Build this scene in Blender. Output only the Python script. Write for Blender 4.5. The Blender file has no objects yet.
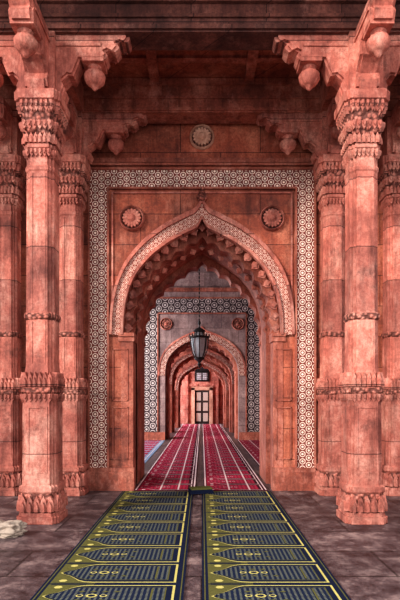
import bpy, bmesh, math, random
from mathutils import Vector, Matrix, noise
random.seed(4)
scene = bpy.context.scene
COL = scene.collection

# ------------------------------------------------------------------ materials
class NT:
    def __init__(s, name, rough=0.8, spec=0.3):
        s.mat = bpy.data.materials.new(name); s.mat.use_nodes = True
        s.t = s.mat.node_tree; s.n = s.t.nodes; s.l = s.t.links
        s.b = s.n['Principled BSDF']
        s.b.inputs['Roughness'].default_value = rough
        s.b.inputs['Specular IOR Level'].default_value = spec
    def put(s, sock, v):
        if isinstance(v, (int, float, tuple, list)): sock.default_value = v
        else: s.l.new(v, sock)
    def math(s, op, a, b=0.0, c=None):
        n = s.n.new('ShaderNodeMath'); n.operation = op
        s.put(n.inputs[0], a); s.put(n.inputs[1], b)
        if c is not None: s.put(n.inputs[2], c)
        return n.outputs[0]
    def pos(s):
        return s.n.new('ShaderNodeNewGeometry').outputs['Position']
    def sep(s, v):
        n = s.n.new('ShaderNodeSeparateXYZ'); s.l.new(v, n.inputs[0]); return n.outputs
    def comb(s, x, y, z):
        n = s.n.new('ShaderNodeCombineXYZ')
        for i, q in enumerate((x, y, z)): s.put(n.inputs[i], q)
        return n.outputs[0]
    def mapping(s, v, scale, loc=(0,0,0)):
        n = s.n.new('ShaderNodeMapping'); s.l.new(v, n.inputs[0]); n.inputs['Scale'].default_value = scale
        n.inputs['Location'].default_value = loc
        return n.outputs[0]
    def noise(s, v, scale, detail=5, rough=0.6):
        n = s.n.new('ShaderNodeTexNoise'); s.l.new(v, n.inputs['Vector'])
        n.inputs['Scale'].default_value = scale; n.inputs['Detail'].default_value = detail
        n.inputs['Roughness'].default_value = rough
        return n.outputs[0]
    def vor(s, v, scale):
        n = s.n.new('ShaderNodeTexVoronoi'); s.l.new(v, n.inputs['Vector']); n.inputs['Scale'].default_value = scale
        return n.outputs['Distance']
    def ramp(s, f, stops):
        n = s.n.new('ShaderNodeValToRGB'); s.l.new(f, n.inputs[0])
        e = n.color_ramp.elements
        while len(e) < len(stops): e.new(0.5)
        for i, (p, c) in enumerate(stops):
            e[i].position = p; e[i].color = (*c, 1) if len(c) == 3 else c
        return n.outputs[0]
    def mix(s, f, a, b, mode='MIX'):
        n = s.n.new('ShaderNodeMix'); n.data_type = 'RGBA'; n.blend_type = mode
        s.put(n.inputs[0], f)
        for i, q in ((6, a), (7, b)):
            if isinstance(q, (tuple, list)): n.inputs[i].default_value = (*q[:3], 1)
            else: s.l.new(q, n.inputs[i])
        return n.outputs[2]
    def bump(s, h, strength=0.4, dist=0.01):
        n = s.n.new('ShaderNodeBump'); s.l.new(h, n.inputs['Height'])
        n.inputs['Strength'].default_value = strength; n.inputs['Distance'].default_value = dist
        s.l.new(n.outputs[0], s.b.inputs['Normal'])
    def color(s, c):
        if isinstance(c, (tuple, list)): s.b.inputs['Base Color'].default_value = (*c[:3], 1)
        else: s.l.new(c, s.b.inputs['Base Color'])

def srgb(r, g, b):
    return tuple(((c/255)/12.92 if c/255 <= 0.04045 else ((c/255+0.055)/1.055)**2.4) for c in (r, g, b))

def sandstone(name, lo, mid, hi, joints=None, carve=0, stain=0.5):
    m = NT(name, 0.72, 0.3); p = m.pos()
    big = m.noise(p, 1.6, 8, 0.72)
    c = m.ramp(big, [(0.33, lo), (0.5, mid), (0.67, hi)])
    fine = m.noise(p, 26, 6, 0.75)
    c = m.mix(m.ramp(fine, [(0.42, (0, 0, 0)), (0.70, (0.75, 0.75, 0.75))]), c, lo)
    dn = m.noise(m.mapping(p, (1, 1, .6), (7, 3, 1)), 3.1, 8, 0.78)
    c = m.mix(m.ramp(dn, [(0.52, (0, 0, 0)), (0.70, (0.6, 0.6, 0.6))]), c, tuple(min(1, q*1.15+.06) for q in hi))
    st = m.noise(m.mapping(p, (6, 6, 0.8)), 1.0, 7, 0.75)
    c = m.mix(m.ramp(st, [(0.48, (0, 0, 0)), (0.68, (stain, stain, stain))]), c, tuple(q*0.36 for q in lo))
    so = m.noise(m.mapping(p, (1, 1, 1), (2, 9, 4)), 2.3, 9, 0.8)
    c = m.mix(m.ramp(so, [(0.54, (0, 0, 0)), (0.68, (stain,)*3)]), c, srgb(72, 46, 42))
    h = m.math('MULTIPLY', fine, 0.6)
    if joints:
        x, y, z = m.sep(p)
        br = m.n.new('ShaderNodeTexBrick')
        m.l.new(m.comb(m.math('ADD', x, y) if not joints[0] > 50 else 0.5, z, 0.0), br.inputs['Vector'])
        br.inputs['Scale'].default_value = 1
        br.inputs['Brick Width'].default_value = joints[0]; br.inputs['Row Height'].default_value = joints[1]
        br.inputs['Mortar Size'].default_value = 0.007; br.inputs['Mortar Smooth'].default_value = 0.2
        br.inputs['Color1'].default_value = (0.72, 0.68, 0.68, 1); br.inputs['Color2'].default_value = (1.14, 1.08, 1.04, 1)
        br.inputs['Mortar'].default_value = (0.3, 0.26, 0.26, 1)
        c = m.mix(1.0, c, br.outputs[0], 'MULTIPLY')
    if carve:
        v = m.vor(p, carve)
        c = m.mix(m.ramp(v, [(0.3, (0, 0, 0)), (0.6, (0.85, 0.85, 0.85))]), c, tuple(q*0.3 for q in lo))  # shade of the carved hollows put into the base colour
        m.bump(m.math('SUBTRACT', 1.0, v), 0.9, 0.03)
    else:
        m.bump(m.math('ADD', h, m.math('MULTIPLY', big, 1.2)), 0.6, 0.02)
    m.color(c)
    return m.mat

LO, MID, HI = srgb(108, 56, 47), srgb(164, 90, 72), srgb(200, 130, 110)
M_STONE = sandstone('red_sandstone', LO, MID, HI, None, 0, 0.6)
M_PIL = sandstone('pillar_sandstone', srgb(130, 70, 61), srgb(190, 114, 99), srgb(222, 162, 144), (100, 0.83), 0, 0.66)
M_CARVE = sandstone('carved_sandstone', srgb(128, 68, 58), srgb(190, 114, 98), srgb(218, 152, 134), None, 19, 0.2)
M_WALL = sandstone('sandstone_masonry', LO, srgb(168, 90, 68), srgb(202, 128, 102), (1.3, 0.5), 0, 0.58)
M_DARK = sandstone('dark_sandstone', srgb(62, 36, 33), srgb(104, 62, 54), srgb(144, 92, 80), (0.9, 0.6), 0, 0.6)  # darker, browner sandstone for the front lintel and rosette grounds
M_GREY = sandstone('pale_sandstone', srgb(108, 86, 87), srgb(146, 120, 118), srgb(178, 154, 150), (1.2, 0.5), 0, 0.5)
M_ROS = sandstone('rosette_sandstone', srgb(160, 108, 90), srgb(206, 154, 130), srgb(224, 184, 160), None, 0, 0.3)

def inlay(name, period, base, line, t0=-0.75, t1=0.25, rough=0.6):
    m = NT(name, rough, 0.3); p = m.pos(); x, y, z = m.sep(p)
    k = 2*math.pi/period
    a = m.math('COSINE', m.math('MULTIPLY', x, k))
    q = m.math('MULTIPLY', x, k*0.5); r = m.math('MULTIPLY', z, k*0.8660254)
    b = m.math('COSINE', m.math('ADD', q, r)); c = m.math('COSINE', m.math('SUBTRACT', q, r))
    f = m.math('ADD', m.math('ADD', a, b), c)
    ring = m.math('MULTIPLY', m.math('GREATER_THAN', f, t0), m.math('LESS_THAN', f, t1))
    dot = m.math('GREATER_THAN', f, 2.1)
    w = m.math('MAXIMUM', ring, dot)
    n1 = m.noise(p, 5, 6, .7)
    bc = m.ramp(n1, [(0.3, tuple(v*0.6 for v in base)), (0.7, base)])
    lc = m.ramp(n1, [(0.32, tuple(v*0.5 for v in line)), (0.54, line)])
    m.color(m.mix(w, bc, lc)); m.bump(w, 0.3, 0.006)
    return m.mat
M_INLAY = inlay('marble_inlay_lattice', 0.102, srgb(132, 58, 48), srgb(244, 220, 204), -0.8, 0.2)
M_INLAY2 = inlay('marble_inlay_band', 0.068, srgb(150, 68, 54), srgb(236, 196, 178))
M_INLAY3 = inlay('grey_inlay_lattice', 0.22, srgb(60, 42, 46), srgb(190, 174, 170))
M_INLAY4 = inlay('grey_inlay_band', 0.13, srgb(136, 70, 58), srgb(216, 184, 170))

def floor_mat():
    m = NT('stone_slab_floor', 0.5, 0.4); p = m.pos()
    br = m.n.new('ShaderNodeTexBrick'); m.l.new(p, br.inputs['Vector'])
    br.inputs['Scale'].default_value = 1; br.inputs['Brick Width'].default_value = 1.1; br.inputs['Row Height'].default_value = 0.7
    br.inputs['Mortar Size'].default_value = 0.012
    br.inputs['Color1'].default_value = (0.62, 0.58, 0.6, 1); br.inputs['Color2'].default_value = (1.2, 1.14, 1.12, 1)
    br.inputs['Mortar'].default_value = (0.25, 0.23, 0.23, 1)
    n = m.noise(p, 3.4, 10, 0.8)
    c = m.ramp(n, [(0.38, srgb(38, 30, 33)), (0.5, srgb(84, 70, 72)), (0.62, srgb(142, 122, 118))])
    m.color(m.mix(1.0, c, br.outputs[0], 'MULTIPLY'))
    f = m.noise(p, 12, 8, 0.75); m.bump(f, 0.8, 0.02)
    rr = m.ramp(n, [(0.35, (0.3, 0.3, 0.3)), (0.65, (0.6, 0.6, 0.6))]); m.l.new(rr, m.b.inputs['Roughness'])
    return m.mat
M_FLOOR = floor_mat()

def woven(name, base, alt=None, dots=None, thr=0.55):
    m = NT(name, 0.95, 0.05); p = m.pos()
    n = m.noise(p, 60, 3)
    c = m.ramp(n, [(0.3, tuple(v*0.7 for v in base)), (0.7, base)])
    if alt:
        x, y, z = m.sep(p); k = 2*math.pi/dots
        f = m.math('MULTIPLY', m.math('COSINE', m.math('MULTIPLY', x, k*0.6)), m.math('COSINE', m.math('MULTIPLY', y, k)))
        c = m.mix(m.math('GREATER_THAN', m.math('ABSOLUTE', f), thr), c, alt)
    m.color(c); m.bump(n, 0.5, 0.004)
    return m.mat
M_NAVY = woven('carpet_navy', srgb(30, 36, 58))
M_NFIELD = woven('carpet_navy_field', srgb(34, 42, 64), srgb(112, 114, 100), 0.05, 0.68)
M_OLIVE = woven('carpet_olive', srgb(100, 96, 56))
M_YEL = woven('carpet_yellow', srgb(202, 188, 112))
M_MAG = woven('carpet_magenta', srgb(168, 44, 70))
M_MAGF = woven('carpet_magenta_field', srgb(184, 56, 82), srgb(116, 30, 54), 0.08, 0.55)
M_CREAM = woven('carpet_cream', srgb(236, 208, 208))
M_MDARK = woven('carpet_maroon', srgb(74, 24, 40))
M_SKYTINT = woven('carpet_painted_skylight', srgb(140, 156, 182))  # bluish sky light on the hall floor, painted as a weave colour

def plain(name, c, rough=0.5, metal=0.0):
    m = NT(name, rough, 0.4); p = m.pos()
    n = m.noise(p, 14, 4)
    m.color(m.ramp(n, [(0.3, tuple(v*0.75 for v in c)), (0.7, c)])); m.b.inputs['Metallic'].default_value = metal
    return m.mat
M_IRON = plain('dark_bronze', srgb(58, 54, 54), 0.4, 0.4)
M_GLASS = plain('frosted_lantern_glass', srgb(196, 200, 204), 0.2)
M_CLOTH = plain('linen_cloth', srgb(164, 146, 132), 0.9)
M_WOOD = plain('dark_door_wood', srgb(46, 30, 28), 0.6)
M_DOORP = plain('pale_door_panel', srgb(190, 172, 160), 0.6)
M_BLACK = plain('painted_window_dark', srgb(28, 20, 22), 0.9)  # near-black colour painting the dark depth of the end window
M_SPOT = plain('painted_light_spot', srgb(226, 232, 240), 0.3)  # pale colour painting the bright light spots in the end window

# ------------------------------------------------------------------ mesh builder
class MB:
    def __init__(s): s.v = []; s.f = []; s.m = []; s.T = Matrix.Identity(4)
    def add(s, vs, fs, mi=0):
        o = len(s.v)
        s.v += [tuple(s.T @ Vector(p)) for p in vs]
        for f in fs: s.f.append(tuple(o+i for i in f)); s.m.append(mi)
    def box(s, x0, x1, y0, y1, z0, z1, mi=0):
        s.add([(x0,y0,z0),(x1,y0,z0),(x1,y1,z0),(x0,y1,z0),(x0,y0,z1),(x1,y0,z1),(x1,y1,z1),(x0,y1,z1)],
              [(0,3,2,1),(4,5,6,7),(0,1,5,4),(1,2,6,5),(2,3,7,6),(3,0,4,7)], mi)
    def prism(s, poly, y0, y1, mi=0):
        n = len(poly)
        vs = [(x, y0, z) for x, z in poly] + [(x, y1, z) for x, z in poly]
        fs = [tuple(range(n)), tuple(range(2*n-1, n-1, -1))]
        fs += [(i, (i+1) % n, n+(i+1) % n, n+i) for i in range(n)]
        s.add(vs, fs, mi)
    def ring(s, A, B, y0, y1, mi=0):
        n = len(A)
        vs = [(x,y0,z) for x,z in A]+[(x,y0,z) for x,z in B]+[(x,y1,z) for x,z in A]+[(x,y1,z) for x,z in B]
        fs = []
        for i in range(n-1):
            j = i+1
            fs += [(i,j,n+j,n+i),(2*n+i,3*n+i,3*n+j,2*n+j),(i,2*n+i,2*n+j,j),(n+i,n+j,3*n+j,3*n+i)]
        fs += [(0,n,3*n,2*n),(n-1,3*n-1,4*n-1,2*n-1)]
        s.add(vs, fs, mi)
    def loft(s, secs, mi=0):
        n = len(secs[0][1]); vs = []
        for z, pts in secs: vs += [(x, y, z) for x, y in pts]
        base = len(s.v); s.v += [tuple(s.T @ Vector(p)) for p in vs]
        for k in range(len(secs)-1):
            fs = [(k*n+i, k*n+(i+1) % n, (k+1)*n+(i+1) % n, (k+1)*n+i) for i in range(n)]
            mm = mi if isinstance(mi, int) else mi[k]
            for f in fs: s.f.append(tuple(base+i for i in f)); s.m.append(mm)
        s.f.append(tuple(base+i for i in range(n))); s.m.append(mi if isinstance(mi, int) else mi[0])
        k = len(secs)-1
        s.f.append(tuple(base+k*n+i for i in range(n))); s.m.append(mi if isinstance(mi, int) else mi[-1])
    def lathe(s, prof, c, n=16, axis='z', mi=0, lobes=0, la=0.0):
        vs = []
        for r, h in prof:
            for i in range(n):
                a = 2*math.pi*i/n; rr = r*(1+la*math.cos(lobes*a)) if lobes else r
                if axis == 'z': vs.append((c[0]+rr*math.cos(a), c[1]+rr*math.sin(a), c[2]+h))
                else: vs.append((c[0]+rr*math.cos(a), c[1]+h, c[2]+rr*math.sin(a)))
        fs = []
        for k in range(len(prof)-1):
            fs += [(k*n+i, k*n+(i+1) % n, (k+1)*n+(i+1) % n, (k+1)*n+i) for i in range(n)]
        fs += [tuple(range(n)), tuple(range((len(prof)-1)*n, len(prof)*n))]
        s.add(vs, fs, mi)
    def obj(s, name, mats, parent=None, smooth=False, loc=None):
        me = bpy.data.meshes.new(name); me.from_pydata(s.v, [], s.f)
        for m in mats: me.materials.append(m)
        for p, i in zip(me.polygons, s.m): p.material_index = i
        bm = bmesh.new(); bm.from_mesh(me); bmesh.ops.recalc_face_normals(bm, faces=bm.faces); bm.to_mesh(me); bm.free()
        if smooth:
            for p in me.polygons: p.use_smooth = True
        me.update()
        o = bpy.data.objects.new(name, me); COL.objects.link(o)
        if loc: o.location = loc
        if parent: o.parent = parent
        return o
def empty(name, loc=(0,0,0)):
    e = bpy.data.objects.new(name, None); e.location = loc; COL.objects.link(e); return e

# ------------------------------------------------------------------ arch profile
CT_P = [(1,0),(0.985,.2),(.93,.38),(.82,.545),(.64,.70),(.42,.825),(.2,.925),(0,1.0)]
CT_O = [(1,0),(0.985,.2),(.93,.38),(.82,.54),(.64,.685),(.42,.80),(.2,.88),(.07,.925),(0,1.0)]
def half(ct, n):
    P = [(ct[0][0], ct[0][1]-.2)] + ct + [(-ct[-2][0]*0.3, ct[-1][1]+.03)]
    out = []
    for i in range(1, len(P)-2):
        for j in range(n):
            t = j/n
            q = []
            for a in (0, 1):
                p0, p1, p2, p3 = P[i-1][a], P[i][a], P[i+1][a], P[i+2][a]
                q.append(0.5*(2*p1+(p2-p0)*t+(2*p0-5*p1+4*p2-p3)*t*t+(3*p1-p0-3*p2+p3)*t**3))
            out.append(tuple(q))
    out.append(ct[-1]); return out
def arch(w, zs, za, ogee=False, n=6, foot=None):
    h = half(CT_O if ogee else CT_P, n)
    L = [(-w*x, zs+(za-zs)*z) for x, z in h]
    R = [(w*x, zs+(za-zs)*z) for x, z in reversed(h[:-1])]
    pts = L+R
    if foot is not None: pts = [(-w, foot)]+pts+[(w, foot)]
    return pts
def resample(pts, m):
    d = [0]
    for a, b in zip(pts, pts[1:]): d.append(d[-1]+math.dist(a, b))
    out = []; j = 0
    for i in range(m+1):
        t = d[-1]*i/m
        while j < len(d)-2 and d[j+1] < t: j += 1
        f = (t-d[j])/max(1e-9, d[j+1]-d[j])
        a, b = pts[j], pts[j+1]
        out.append((a[0]+(b[0]-a[0])*f, a[1]+(b[1]-a[1])*f, (b[0]-a[0]), (b[1]-a[1])))
    return out
def cusped(w, zs, za, depth, lobes, foot=0.0, per=8):
    m = lobes*per; P = resample(arch(w, zs, za), m)
    out = [(-w, foot)]
    for i, (x, z, tx, tz) in enumerate(P):
        l = math.hypot(tx, tz); nx, nz = tz/l, -tx/l
        o = depth*(1-abs(math.sin(math.pi*i/per)))
        if i in (0, m): o = 0
        if i == m//2: nx, nz = 0, -1
        out.append((x+nx*o, z+nz*o))
    out.append((w, foot)); return out
def slab(mb, W, Z, prof, y0, y1, mi=0):
    mb.prism([(-W, 0)] + prof + [(W, 0), (W, Z), (-W, Z)], y0, y1, mi)
def buds(mb, w, zs, za, n, length, width, y0, y1, mi=0):
    P = resample(arch(w, zs, za), n*2)
    for i in range(1, n*2, 2):
        x, z, tx, tz = P[i]; l = math.hypot(tx, tz); tx /= l; tz /= l; nx, nz = tz, -tx
        if abs(x) < 0.02: nx, nz, tx, tz = 0, -1, 1, 0
        sh = [(-.16, -.1), (-.16, .15), (-.46, .38), (-.40, .62), (-.15, .8), (0, 1), (.15, .8), (.40, .62), (.46, .38), (.16, .15), (.16, -.1)]
        mb.prism([(x+tx*a*width+nx*b*length, z+tz*a*width+nz*b*length) for a, b in sh], y0, y1, mi)
        mb.prism([(x+tx*a*width*.5+nx*(.25+b*.55)*length, z+tz*a*width*.5+nz*(.25+b*.55)*length) for a, b in sh], y0-.02, y0, mi)
def rosette(mb, x, y, z, r, mi=0, mj=1):
    mb.lathe([(r, 0), (r, -.04), (r*.92, -.08), (r*.84, -.04), (r*.84, -.012)], (x, y, z), 28, 'y', mi)
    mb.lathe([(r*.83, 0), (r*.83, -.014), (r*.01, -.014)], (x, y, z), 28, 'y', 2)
    for k in range(16):
        a = 2*math.pi*k/16; ca, sa = math.cos(a), math.sin(a)
        sh = [(.25, -.04), (.45, -.09), (.66, -.10), (.76, 0), (.66, .10), (.45, .09), (.25, .04)]
        mb.prism([(x+r*(u*ca-v*sa), z+r*(u*sa+v*ca)) for u, v in sh], y-.06, y, mj)
    mb.lathe([(r*.3, 0), (r*.3, -.07), (r*.15, -.095), (r*.02, -.1)], (x, y, z), 14, 'y', mi)

# ------------------------------------------------------------------ floor
b = MB(); b.box(-14, 14, -6, 34, -0.2, 0)
b.obj('floor', [M_FLOOR])

# ------------------------------------------------------------------ main arched wall
Yw = 8.15
e = empty('arched_wall')
b = MB()
slab(b, 7.0, 6.9, arch(1.30, 2.53, 4.42, foot=0), Yw, Yw+.3)
b.obj('front_masonry', [M_WALL], e)
b = MB()
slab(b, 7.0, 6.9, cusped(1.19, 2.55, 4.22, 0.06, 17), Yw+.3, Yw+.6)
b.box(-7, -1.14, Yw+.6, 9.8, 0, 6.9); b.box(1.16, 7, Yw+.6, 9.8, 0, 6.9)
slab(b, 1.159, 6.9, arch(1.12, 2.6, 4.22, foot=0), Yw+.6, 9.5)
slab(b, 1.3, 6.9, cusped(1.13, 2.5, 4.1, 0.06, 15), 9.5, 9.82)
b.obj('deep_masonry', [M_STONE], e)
b = MB()
for s in (-1, 1):
    a = 1.12 if s < 0 else 1.16
    x0, x1 = sorted((s*a, s*1.32))
    b.box(x0, x1, Yw-.01, Yw+.3, 0, 2.42)
    x0, x1 = sorted((s*(a-.02), s*1.36))
    b.box(x0, x1, Yw-.035, Yw+.31, 2.42, 2.47); b.box(x0, x1, Yw-.055, Yw+.32, 2.50, 2.56); b.box(x0, x1, Yw-.03, Yw+.31, 2.47, 2.5)
    x0, x1 = sorted((s*(a-.02), s*1.84))
    b.box(x0, x1, Yw-.07, Yw+.1, 0, .30); b.box(x0, x1, Yw-.045, Yw+.1, .30, .37)
    for (a, c) in ((.5, 1.35), (1.45, 2.3)):
        for q in ((1.20, 1.215), (1.44, 1.455)):
            x0, x1 = sorted((s*q[0], s*q[1])); b.box(x0, x1, Yw-.022, Yw, a, c)
        x0, x1 = sorted((s*1.20, s*1.455)); b.box(x0, x1, Yw-.022, Yw, a, a+.015); b.box(x0, x1, Yw-.022, Yw, c-.015, c)
b.obj('jamb_piers', [M_STONE], e)
b = MB()
for s in (-1, 1):
    x0, x1 = sorted((s*1.54, s*1.82)); b.box(x0, x1, Yw-.03, Yw, .37, 5.2, 0)
b.box(-1.54, 1.54, Yw-.03, Yw, 4.92, 5.2, 0)
for (q, zt) in ((1.51, 4.89), (1.82, 5.2)):
    for s in (-1, 1):
        x0, x1 = sorted((s*q, s*(q+.03))); b.box(x0, x1, Yw-.06, Yw, .37, zt+.03, 1)
    b.box(-q, q, Yw-.06, Yw, zt, zt+.03, 1)
b.obj('inlaid_frame', [M_INLAY, M_STONE], e)
b = MB()
b.ring(arch(1.46, 2.53, 4.66, True), arch(1.32, 2.53, 4.46, True), Yw-.035, Yw, 0)
b.ring(arch(1.50, 2.53, 4.75, True), arch(1.46, 2.53, 4.66, True), Yw-.08, Yw, 1)
b.ring(arch(1.32, 2.53, 4.46, True), arch(1.28, 2.53, 4.40, True), Yw-.07, Yw+.05, 1)
b.ring([(-1.47, 2.7), (-1.47, 4.85), (1.47, 4.85), (1.47, 2.7)], [(-1.445, 2.7), (-1.445, 4.825), (1.445, 4.825), (1.445, 2.7)], Yw-.03, Yw, 1)
b.obj('arch_inlaid_band', [M_INLAY2, M_PIL], e)
b = MB()
b.lathe([(.02, -.08), (.07, -.03), (.09, .02), (.06, .08), (.03, .12), (.035, .15), (.005, .2)], (0, Yw-.04, 4.74), 12, 'z')
b.obj('apex_finial', [M_CARVE], e)
b = MB()
buds(b, 1.305, 2.56, 4.42, 25, .17, .155, Yw+.10, Yw+.15, 0)
buds(b, 1.17, 2.6, 4.20, 21, .11, .13, Yw+.62, Yw+.66, 0)
b.obj('lotus_bud_fringe', [M_PIL], e)
b = MB()
for s in (-1, 1): rosette(b, s*1.14, Yw, 4.42, .205, 1, 1)
rosette(b, 0, Yw, 5.74, .2, 0, 0)
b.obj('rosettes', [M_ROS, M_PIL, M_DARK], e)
b = MB()
for z0, z1, d in ((5.27, 5.31, .06), (5.33, 5.4, .035), (6.0, 6.05, .05)):
    b.box(-7, 7, Yw-d, Yw, z0, z1)
for s in (-1, 1):
    for q in ((2.3, 2.36), (2.74, 2.8), (3.25, 3.31), (3.8, 3.86)):
        x0, x1 = sorted((s*q[0], s*q[1])); b.box(x0, x1, Yw-.05, Yw, .3, 5.0)
    x0, x1 = sorted((s*2.2, s*7)); b.box(x0, x1, Yw-.06, Yw, 0, .3)
b.obj('mouldings', [M_STONE], e)
b = MB()
for s in (-1, 1):
    x0, x1 = sorted((s*2.38, s*2.72)); b.box(x0, x1, Yw-.02, Yw, .35, 4.9)
    x0, x1 = sorted((s*3.33, s*3.78)); b.box(x0, x1, Yw-.02, Yw, .35, 4.9)
b.obj('side_inlay_panels', [M_INLAY], e)

# ------------------------------------------------------------------ pillars
def plan(h, n=.03):
    q = [(h, h-2*n), (h-n, h-2*n), (h-n, h-n), (h-2*n, h-n), (h-2*n, h)]
    out = []
    for k in range(4):
        c, s = round(math.cos(k*math.pi/2)), round(math.sin(k*math.pi/2))
        out += [(c*x-s*y, s*x+c*y) for x, y in q]
    return out
PEND = [(.05, .02), (.07, 0), (.09, -.02), (.055, -.04), (.055, -.06), (.11, -.085), (.128, -.125), (.122, -.165), (.098, -.21), (.065, -.235), (.05, -.24), (.035, -.27), (.008, -.295)]
LONG = [(0,0),(.26,0),(.29,.12),(.25,.25),(.33,.36),(.39,.34),(.43,.48),(.47,.62),(.76,.62),(.79,.68),(.76,.74),(.82,.78),(.88,.74),(.93,.82),(.90,.88),(.97,.93),(1.02,.9),(1.05,.96),(1.05,1),(0,1)]
MEDI = [(0,0),(.26,0),(.29,.12),(.25,.25),(.33,.36),(.40,.42),(.44,.62),(.76,.62),(.79,.74),(.75,.82),(.8,.9),(.8,1),(0,1)]
SHORT = [(0,0),(.26,0),(.29,.15),(.25,.35),(.28,.62),(.54,.62),(.56,.78),(.58,1),(0,1)]
def petals(b, h, z0, ht, n, down=False, t=.025, mi=0):
    w = 2*h*0.94/n
    for k in range(4):
        R = Matrix.Rotation(k*math.pi/2, 4, 'Z'); T0 = b.T; b.T = T0 @ R
        for i in range(n):
            cx = -h*0.94+w*(i+.5); sg = -1 if down else 1
            sh = [(-.47, 0), (-.47, .45), (-.34, .7), (-.12, .86), (0, 1), (.12, .86), (.34, .7), (.47, .45), (.47, 0)]
            b.prism([(cx+u*w, z0+sg*v*ht) for u, v in sh], -h-t, -h+.04, mi)
            b.prism([(cx+u*w*.5, z0+sg*v*ht*.62) for u, v in sh], -h-t-.018, -h, mi)
        b.T = T0
def pillar(name, x, y, cb, ct, top, arms, sh=.19):
    e = empty(name, (x, y, 0))
    k = sh/.19
    L = [(0,.275),(.09,.275),(.09,.255),(.13,.25),(.15,.235),(.36,.235),(.38,.252),(.44,.252),(.46,.222),(1.55,.215),(1.57,.232),(1.62,.232),(1.64,.215),(1.7,.205),
         (1.9,.185),(2.44,.183),(2.46,.2),(2.49,.206),(2.52,.2),(2.54,.182),(cb-.28,.178),(cb-.26,.19),(cb-.22,.19),(cb-.2,.178),(cb-.02,.178),(cb,.205),(cb+.04,.205),(cb+.06,.185),(cb+.16,.185),(cb+.22,.225),(cb+.27,.235),(cb+.30,.215),(cb+.36,.225),(cb+.44,.26),(ct-.13,.27),(ct-.12,.295),(ct-.02,.30),(ct,.28)]
    mats = []
    for (z, h) in L[1:]:
        mats.append(1 if (.14 < z <= .37 or 1.56 < z < 1.63 or cb+.07 < z < ct-.12 or 2.45 < z < 2.53) else 0)
    b = MB(); b.loft([(z, plan(h*k)) for z, h in L], mats)
    for q in range(4):
        b.T = Matrix.Rotation(q*math.pi/2, 4, 'Z')
        for sx in (-1, 1):
            b.box(sx*.085*k-.008, sx*.085*k+.008, -.185*k-.006, -.16*k, 1.92, 2.42)
            b.box(sx*.085*k-.008, sx*.085*k+.008, -.180*k-.006, -.16*k, 2.56, cb-.3)
            b.box(sx*.12*k-.008, sx*.12*k+.008, -.218*k-.008, -.2*k, .62, 1.38)
        b.box(-.128*k, .128*k, -.219*k-.008, -.2*k, .60, .62); b.box(-.128*k, .128*k, -.217*k-.008, -.2*k, 1.38, 1.40)
    b.T = Matrix.Identity(4)
    b.obj('shaft', [M_PIL, M_CARVE], e)
    b = MB()
    petals(b, .235*k, .15, .19, 5)
    petals(b, .205*k, 1.64, .17, 6)
    petals(b, .20*k, 1.55, .10, 6, True)
    petals(b, .178*k, cb-.02, .09, 6, True, .018)
    petals(b, .188*k, cb+.05, .13, 6, False, .02)
    petals(b, .235*k, ct-.13, .13, 7, True)
    petals(b, .215*k, cb+.30, .10, 6, True, .02)
    b.obj('carved_leaves', [M_PIL], e)
    b = MB(); H = top-ct
    b.box(-.2, .2, -.2, .2, ct, top-.004)
    for ang, prof, pd in arms:
        b.T = Matrix.Rotation(math.radians(ang), 4, 'Z')
        f = pd/.62 if prof is LONG else 1
        b.prism([(d*f, ct+z*H*.995) for d, z in prof], -.10, .10)
        b.prism([(d*f*.96, ct+.025+z*H*.96) for d, z in prof], -.135, -.10)
        b.prism([(d*f*.96, ct+.025+z*H*.96) for d, z in prof], .10, .135)
        b.box(pd-.13, pd+.13, -.13, .13, ct+.57*H, ct+.66*H)
        b.box(.2, pd+.1, -.15, .15, ct+.80*H, ct+.85*H)
    b.T = Matrix.Identity(4)
    b.obj('brackets', [M_PIL], e)
    b = MB()
    for ang, prof, pd in arms:
        b.T = Matrix.Rotation(math.radians(ang), 4, 'Z')
        b.lathe(PEND, (pd, 0, ct+.58*H), 24, 'z', 0, 12, .05)
    b.obj('lotus_pendants', [M_PIL], e, smooth=True)
    return e
ZB = 5.88
for s in (-1, 1):
    inw = 0 if s < 0 else 180; out = 180-inw
    pillar('sandstone_pillar', s*1.96, 6.16, 4.50, 5.16, ZB, [(inw, LONG, .64), (out, LONG, .62), (-90, MEDI, .60), (90, SHORT, .41)], .175)
    pillar('sandstone_pilaster', s*2.05, 7.86, 4.59, 5.22, 5.9, [(inw, LONG, .70), (-90, SHORT, .41)], .17)
    pillar('sandstone_pilaster', s*3.04, 7.86, 4.59, 5.22, 5.9, [(-90, SHORT, .41), (out, SHORT, .41)], .17)
    pillar('sandstone_pillar', s*5.2, 6.16, 4.50, 5.16, ZB, [(inw, LONG, .62), (out, LONG, .62), (-90, MEDI, .60), (90, SHORT, .41)])

# ------------------------------------------------------------------ lintels & ceiling
e = empty('stone_lintels')
b = MB()
b.box(-7, 7, 5.98, 6.30, ZB, 6.4)
for z0, z1, d in ((ZB+.02, ZB+.07, .035), (ZB+.16, ZB+.2, .03), (ZB+.33, ZB+.38, .05)): b.box(-7, 7, 5.98-d, 5.99, z0, z1)
b.obj('front_lintel', [M_DARK], e)
b = MB()
b.box(-7, 7, 7.70, 8.02, 5.9, 6.4)
for z0, z1, d in ((5.92, 5.96, .03), (6.1, 6.14, .03), (6.3, 6.39, .06)): b.box(-7, 7, 7.70-d, 7.71, z0, z1)
b.obj('rear_lintel', [M_STONE], e)
b = MB()
for x in (-5.2, -1.98, 1.98, 5.2):
    b.box(x-.16, x+.16, 6.3, 7.70, 5.9, 6.4)
    b.box(x-.2, x+.2, 6.3, 7.66, 6.28, 6.34)
b.obj('cross_beams', [M_STONE], e)
b = MB()
b.box(-7, 7, 4.9, 8.15, 6.4, 6.62, 0)
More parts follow.
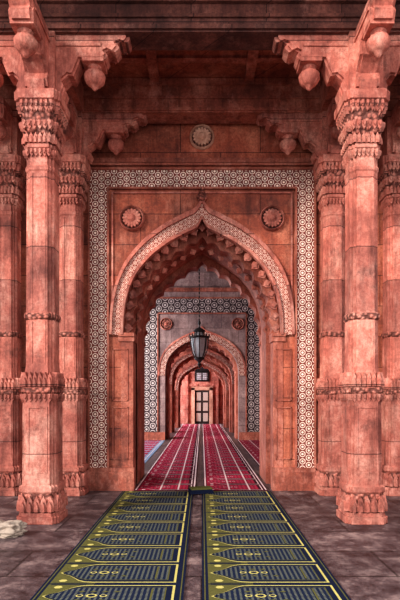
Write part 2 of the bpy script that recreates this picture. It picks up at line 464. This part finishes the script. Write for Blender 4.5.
for x in (-4.2, -3.2, -.72, .72, 3.2, 4.2): b.box(x-.07, x+.07, 6.3, 7.64, 6.33, 6.4, 1)
for y in (6.7, 7.2): b.box(-7, 7, y-.05, y+.05, 6.36, 6.4, 1)
b.obj('ceiling', [M_WALL, M_STONE])

# ------------------------------------------------------------------ inner halls
def inner_wall(y, th, W, Z, w, zs, za, fw, ft, inl, inl2, wallm, bw=.2, ros=True, cus=13):
    e = empty('arched_wall')
    b = MB(); slab(b, W, Z, arch(w, zs, za, foot=0), y, y+th*.35); b.obj('masonry', [wallm], e)
    b = MB(); slab(b, W, Z, cusped(w-.08, zs, za-.12, .07, cus), y+th*.35, y+th); b.obj('cusped_arch', [M_STONE], e)
    b = MB()
    f0, f1 = fw
    for s in (-1, 1):
        x0, x1 = sorted((s*f0, s*f1)); b.box(x0, x1, y-.03, y, .3, ft)
        for q in (f0-.04, f1):
            x0, x1 = sorted((s*q, s*(q+.04))); b.box(x0, x1, y-.06, y, .3, ft if q == f1 else ft-(f1-f0), 1)
    b.box(-f0, f0, y-.03, y, ft-(f1-f0), ft)
    b.box(-f1-.04, f1+.04, y-.06, y, ft, ft+.05, 1); b.box(-f0, f0, y-.06, y, ft-(f1-f0)-.04, ft-(f1-f0), 1)
    b.obj('inlaid_frame', [inl, M_STONE], e)
    b = MB(); b.ring(arch(w+bw, zs, za+bw*1.1, True), arch(w, zs, za, True), y-.04, y, 0)
    b.ring(arch(w+bw+.05, zs, za+bw*1.1+.08, True), arch(w+bw, zs, za+bw*1.1, True), y-.06, y, 1)
    b.obj('arch_band', [inl2, M_PIL], e)
    if ros:
        b = MB()
        for s in (-1, 1): rosette(b, s*(f0-.32), y, ft-(f1-f0)-.4, .22)
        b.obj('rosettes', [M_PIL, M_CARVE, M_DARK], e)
    b = MB(); b.box(-W, -w, y-.08, y, 0, .28); b.box(w, W, y-.08, y, 0, .28); b.box(-W, W, y-.1, y, ft+.25, ft+.38)
    b.obj('mouldings', [M_STONE], e)
inner_wall(17.9, 1.2, 4.5, 7.5, 1.32, 2.3, 3.78, (1.6, 2.1), 5.05, M_INLAY3, M_INLAY4, M_GREY)
inner_wall(21.6, .8, 4.5, 6.0, 1.30, 2.1, 3.55, (1.55, 1.9), 4.4, M_INLAY4, M_INLAY4, M_STONE, .15, False)
inner_wall(25.2, .8, 4.5, 6.0, 1.2, 1.9, 3.25, (1.45, 1.75), 4.1, M_INLAY4, M_INLAY4, M_STONE, .13, False, 11)
b = MB(); b.box(-4.5, 4.5, 29, 29.4, 0, 6); b.box(-.95, -.8, 28.9, 29, 0, 3.6); b.box(.8, .95, 28.9, 29, 0, 3.6); b.box(-.95, .95, 28.9, 29, 3.5, 3.65)
b.box(-.8, .8, 28.93, 29, 2.2, 2.32)
b.obj('wall_end', [M_PIL])
e = empty('door_1', (0, 29, 0))
b = MB()
b.box(-.62, -.42, -.12, 0, 0, 2.1); b.box(.42, .62, -.12, 0, 0, 2.1); b.box(-.62, .62, -.12, 0, 1.95, 2.15)
b.obj('door_frame', [M_ROS], e)
b = MB(); b.box(-.42, .42, -.03, 0, 0, 1.95, 0)
for s in (-1, 1):
    for z in (.15, .75, 1.35):
        x0, x1 = sorted((s*.06, s*.34)); b.box(x0, x1, -.05, -.03, z, z+.48, 1)
b.obj('door_leaves', [M_WOOD, M_DOORP], e)
e = empty('window_1', (0, 29, 0))
b = MB(); b.prism([(-.42, 2.45)]+arch(.42, 2.95, 3.4)+[(.42, 2.45)], -.04, 0, 0)  # flat dark sheet on solid wall paints the unlit window
b.box(-.3, -.04, -.05, -.04, 2.55, 2.95, 1); b.box(.04, .3, -.05, -.04, 2.55, 2.95, 1)
b.obj('painted_opening', [M_BLACK, M_SPOT], e)
b = MB()
for i in range(-3, 4): b.box(i*.12-.008, i*.12+.008, -.07, -.05, 2.45, 3.1)
for i in range(6): b.box(-.42, .42, -.07, -.05, 2.5+i*.12, 2.516+i*.12)
b.obj('lattice', [M_IRON], e)

b = MB(); b.box(4.5, 4.8, 9.8, 29.4, 0, 7.5); b.obj('wall_right', [M_WALL])
b = MB()
for (y0, y1) in ((9.8, 10.6), (17.2, 17.9), (19.1, 19.4), (21.3, 22.6), (24.9, 26.2), (28.7, 29.4)): b.box(-4.8, -4.5, y0, y1, 0, 7.5)
b.box(-4.8, -4.5, 9.8, 29.4, 6.2, 7.5); b.obj('wall_left', [M_WALL])
b = MB(); b.box(-4.8, 4.8, 9.82, 18.0, 7.5, 7.7); b.box(-4.8, 4.8, 19.1, 29.4, 6.0, 6.2)
for y in (11.5, 13.0, 14.5, 16.0): b.box(-4.5, 4.5, y-.12, y+.12, 7.3, 7.5)
b.obj('ceiling.001', [M_GREY])

# ------------------------------------------------------------------ carpets
def carpet(name, x0, x1, y0, y1, cell, mats, edge=.05, stripes=False):
    base, field, band, line = 0, 1, 2, 3
    b = MB(); b.box(x0, x1, y0, y1, 0.001, .012, base)
    z = .0125
    def flat(poly, zz, mi): b.add([(x, y, zz) for x, y in poly], [tuple(range(len(poly)))], mi)
    n = int((y1-y0)/cell); cell = (y1-y0)/n
    for q in ((x0+.018, x0+.028), (x1-.028, x1-.018)): flat([(q[0], y0), (q[1], y0), (q[1], y1), (q[0], y1)], z, band)
    if stripes:
        for q in (x0+.012, x1-.04, x1-.30, x0+.40): flat([(q, y0), (q+.026, y0), (q+.026, y1), (q, y1)], .0195, line)
    a0, a1 = x0+edge, x1-edge
    def niche(h, off):
        return [(a1-off, h), (a0+.34, h), (a0+.27, h*.96), (a0+.21, h*.80), (a0+.17, h*.58), (a0+.12, h*.34), (a0+.06, h*.16), (a0+.0+off*.9, 0)]
    for i in range(n):
        yc = y0+cell*(i+.5); H = cell/2-.01
        flat([(a0, yc-H), (a0+.36, yc-H), (a0+.36, yc+H), (a0, yc+H)], z, band)
        for h, off, zz, mi in ((H-.018, .02, .0135, line), (H-.034, .04, .0145, base), (H-.068, .085, .0155, band), (H-.075, .095, .0165, field)):
            u = niche(h, off)
            flat([(x, yc+y) for x, y in u]+[(x, yc-y) for x, y in reversed(u[:-1])], zz, mi)
        for s in (-1, 1):
            flat([(a0+.09+.035*math.cos(t*math.pi/3), yc+s*(H-.06)+.03*math.sin(t*math.pi/3)) for t in range(6)], .0135, line)
            flat([(a0+.02, yc+s*(H-.005)), (a0+.3, yc+s*(H-.005)), (a0+.3, yc+s*(H-.012)), (a0+.02, yc+s*(H-.012))], .0135, base)
        for j, (mx, r) in enumerate(((.30, .03), (.39, .045), (.48, .03))):
            flat([(a0+mx+r*math.cos(t*math.pi/4), yc+r*.8*math.sin(t*math.pi/4)) for t in range(8)], .0175, line)
            flat([(a0+mx+r*.6*math.cos(t*math.pi/4), yc+r*.48*math.sin(t*math.pi/4)) for t in range(8)], .0185, base)
        for s in (-1, 1):
            for mx in (.30, .39, .48, .57):
                flat([(a0+mx-.03, yc+s*.075), (a0+mx, yc+s*.065), (a0+mx+.03, yc+s*.085), (a0+mx, yc+s*.095)], .0175, band)
        flat([(a1-.2, yc-H*.6), (a1-.185, yc-H*.6), (a1-.185, yc+H*.6), (a1-.2, yc+H*.6)], .0175, band)
    return b.obj(name, mats)
GM = [M_NAVY, M_NFIELD, M_OLIVE, M_YEL]
carpet('prayer_carpet', -1.27, -.14, 1.5, 8.0, .48, GM)
carpet('prayer_carpet', .0, 1.10, 1.5, 8.0, .48, GM)
MM = [M_MDARK, M_MAGF, M_MAG, M_CREAM]
carpet('prayer_carpet', -1.09, -.10, 8.06, 28.5, .55, MM, stripes=True)
carpet('prayer_carpet', .03, 1.06, 8.06, 28.5, .55, MM, stripes=True)
carpet('prayer_carpet', 1.25, 2.3, 10.2, 17.6, .55, MM, stripes=True)
carpet('prayer_carpet', 2.45, 3.5, 10.2, 17.6, .55, MM, stripes=True)
carpet('prayer_carpet', -2.35, -1.3, 10.2, 17.6, .55, [M_SKYTINT, M_MAGF, M_SKYTINT, M_CREAM])  # blue-grey strip paints the daylight lying on the left floor

b = MB(); W_, D_ = .36, .2
for k in range(3):
    z0 = .019+k*.03; s_ = .008*k
    b.prism([(-W_/2+s_, z0), (W_/2-s_, z0), (W_/2-s_+.008, z0+.012), (W_/2-s_, z0+.027), (-W_/2+s_, z0+.027), (-W_/2+s_-.008, z0+.012)], -D_/2+s_, D_/2-s_, 1 if k < 2 else 0)
o = b.obj('folded_prayer_mat', [M_OLIVE, M_NAVY], loc=(-.02, 7.82, 0)); o.rotation_euler[2] = .25

# ------------------------------------------------------------------ lantern
e = empty('hanging_lantern', (-.07, 13.0, 0))
b = MB()
b.lathe([(.01, 3.52), (.03, 3.5), (.045, 3.44), (.02, 3.4), (.02, 3.34), (.07, 3.31), (.14, 3.27), (.16, 3.23), (.10, 3.21)], (0,0,0), 16)
b.lathe([(.13, 3.12), (.25, 3.10), (.27, 3.07), (.25, 3.05), (.13, 3.05)], (0,0,0), 16)
b.lathe([(.10, 2.56), (.14, 2.54), (.12, 2.50), (.06, 2.46), (.03, 2.42), (.05, 2.38), (.03, 2.34), (.005, 2.28)], (0,0,0), 16)
R = [(.11, 3.22), (.14, 3.12), (.24, 3.06), (.23, 2.9), (.19, 2.7), (.12, 2.55)]
for k in range(8):
    b.T = Matrix.Rotation(k*math.pi/4, 4, 'Z')
    b.prism([(r+.012, z) for r, z in R]+[(r-.012, z) for r, z in reversed(R)], -.01, .01)
    b.lathe([(.012, 0), (.022, .03), (.012, .06), (.002, .09)], (.255, 0, 3.09), 6)
b.T = Matrix.Identity(4)
b.obj('metal_frame', [M_IRON], e)
b = MB(); b.lathe([(.09, 3.22), (.12, 3.12), (.21, 3.05), (.205, 2.9), (.165, 2.7), (.1, 2.55)], (0,0,0), 8)
b.obj('glass_body', [M_GLASS], e)
b = MB(); z = 3.5; i = 0
while z < 7.3:
    c, s = (.018, .005) if i % 2 == 0 else (.005, .018)
    b.box(-c, c, -s, s, z, z+.06); z += .05; i += 1
b.lathe([(.08, 7.3), (.06, 7.26), (.01, 7.24)], (0,0,0), 12)
b.obj('chain', [M_IRON], e)

# ------------------------------------------------------------------ cloth bundle
bm = bmesh.new(); bmesh.ops.create_icosphere(bm, subdivisions=5, radius=1)
for v in bm.verts:
    p = v.co.copy(); n = noise.noise(p*1.6)*.35+noise.noise(p*4+Vector((3,1,2)))*.25+abs(noise.noise(p*7))*.18
    p *= 1+n
    v.co = Vector((p.x*.27, p.y*.15, max(0, p.z*.10+.05)))
me = bpy.data.meshes.new('cloth'); bm.to_mesh(me); bm.free(); me.materials.append(M_CLOTH)
for p in me.polygons: p.use_smooth = True
o = bpy.data.objects.new('folded_cloth_bundle', me); o.location = (-2.2, 5.48, 0.001); COL.objects.link(o)

# ------------------------------------------------------------------ light
w = bpy.data.worlds.new('sky'); scene.world = w; w.use_nodes = True
bg = w.node_tree.nodes['Background']; bg.inputs[0].default_value = (0.97, 0.98, 1.0, 1); bg.inputs[1].default_value = 1.75
def sun(name, d, st, ang, col):
    l = bpy.data.lights.new(name, 'SUN'); l.energy = st; l.angle = math.radians(ang); l.color = col
    o = bpy.data.objects.new(name, l); COL.objects.link(o)
    o.rotation_euler = Vector(d).to_track_quat('-Z', 'Y').to_euler()
sun('sun', (.95, .9, -.5), 4.2, 14, (1, .95, .88))
def hall_fill(name, y, z, sy, sz, en):  # added area lamp that brightens an inner hall from its left side
    l = bpy.data.lights.new(name, 'AREA'); l.shape = 'RECTANGLE'; l.size = sz; l.size_y = sy; l.energy = en; l.color = (.88, .93, 1)
    o = bpy.data.objects.new(name, l); COL.objects.link(o); o.location = (-4.45, y, z)
    o.rotation_euler = (0, math.radians(-90), 0)
hall_fill('hall_fill_lamp', 13.9, 3.2, 6, 5, 420)
hall_fill('hall_fill_lamp', 20.4, 2.8, 1.8, 4.5, 420)
hall_fill('hall_fill_lamp', 23.8, 2.8, 2.2, 4.5, 620)
hall_fill('hall_fill_lamp', 27.4, 2.8, 2.4, 4.5, 1000)

# ------------------------------------------------------------------ camera
cam = bpy.data.cameras.new('camera'); co = bpy.data.objects.new('camera', cam); COL.objects.link(co)
co.location = (0, 0, 1.5); co.rotation_euler = (math.pi/2, 0, 0)
cam.sensor_fit = 'VERTICAL'; cam.sensor_height = 36; cam.lens = 30
cam.shift_x = -2/600; cam.shift_y = 98/600
cam.clip_start = .05
scene.camera = co
scene.view_settings.view_transform = 'Standard'
try: scene.view_settings.look = 'Medium High Contrast'
except Exception as ex: print(ex)
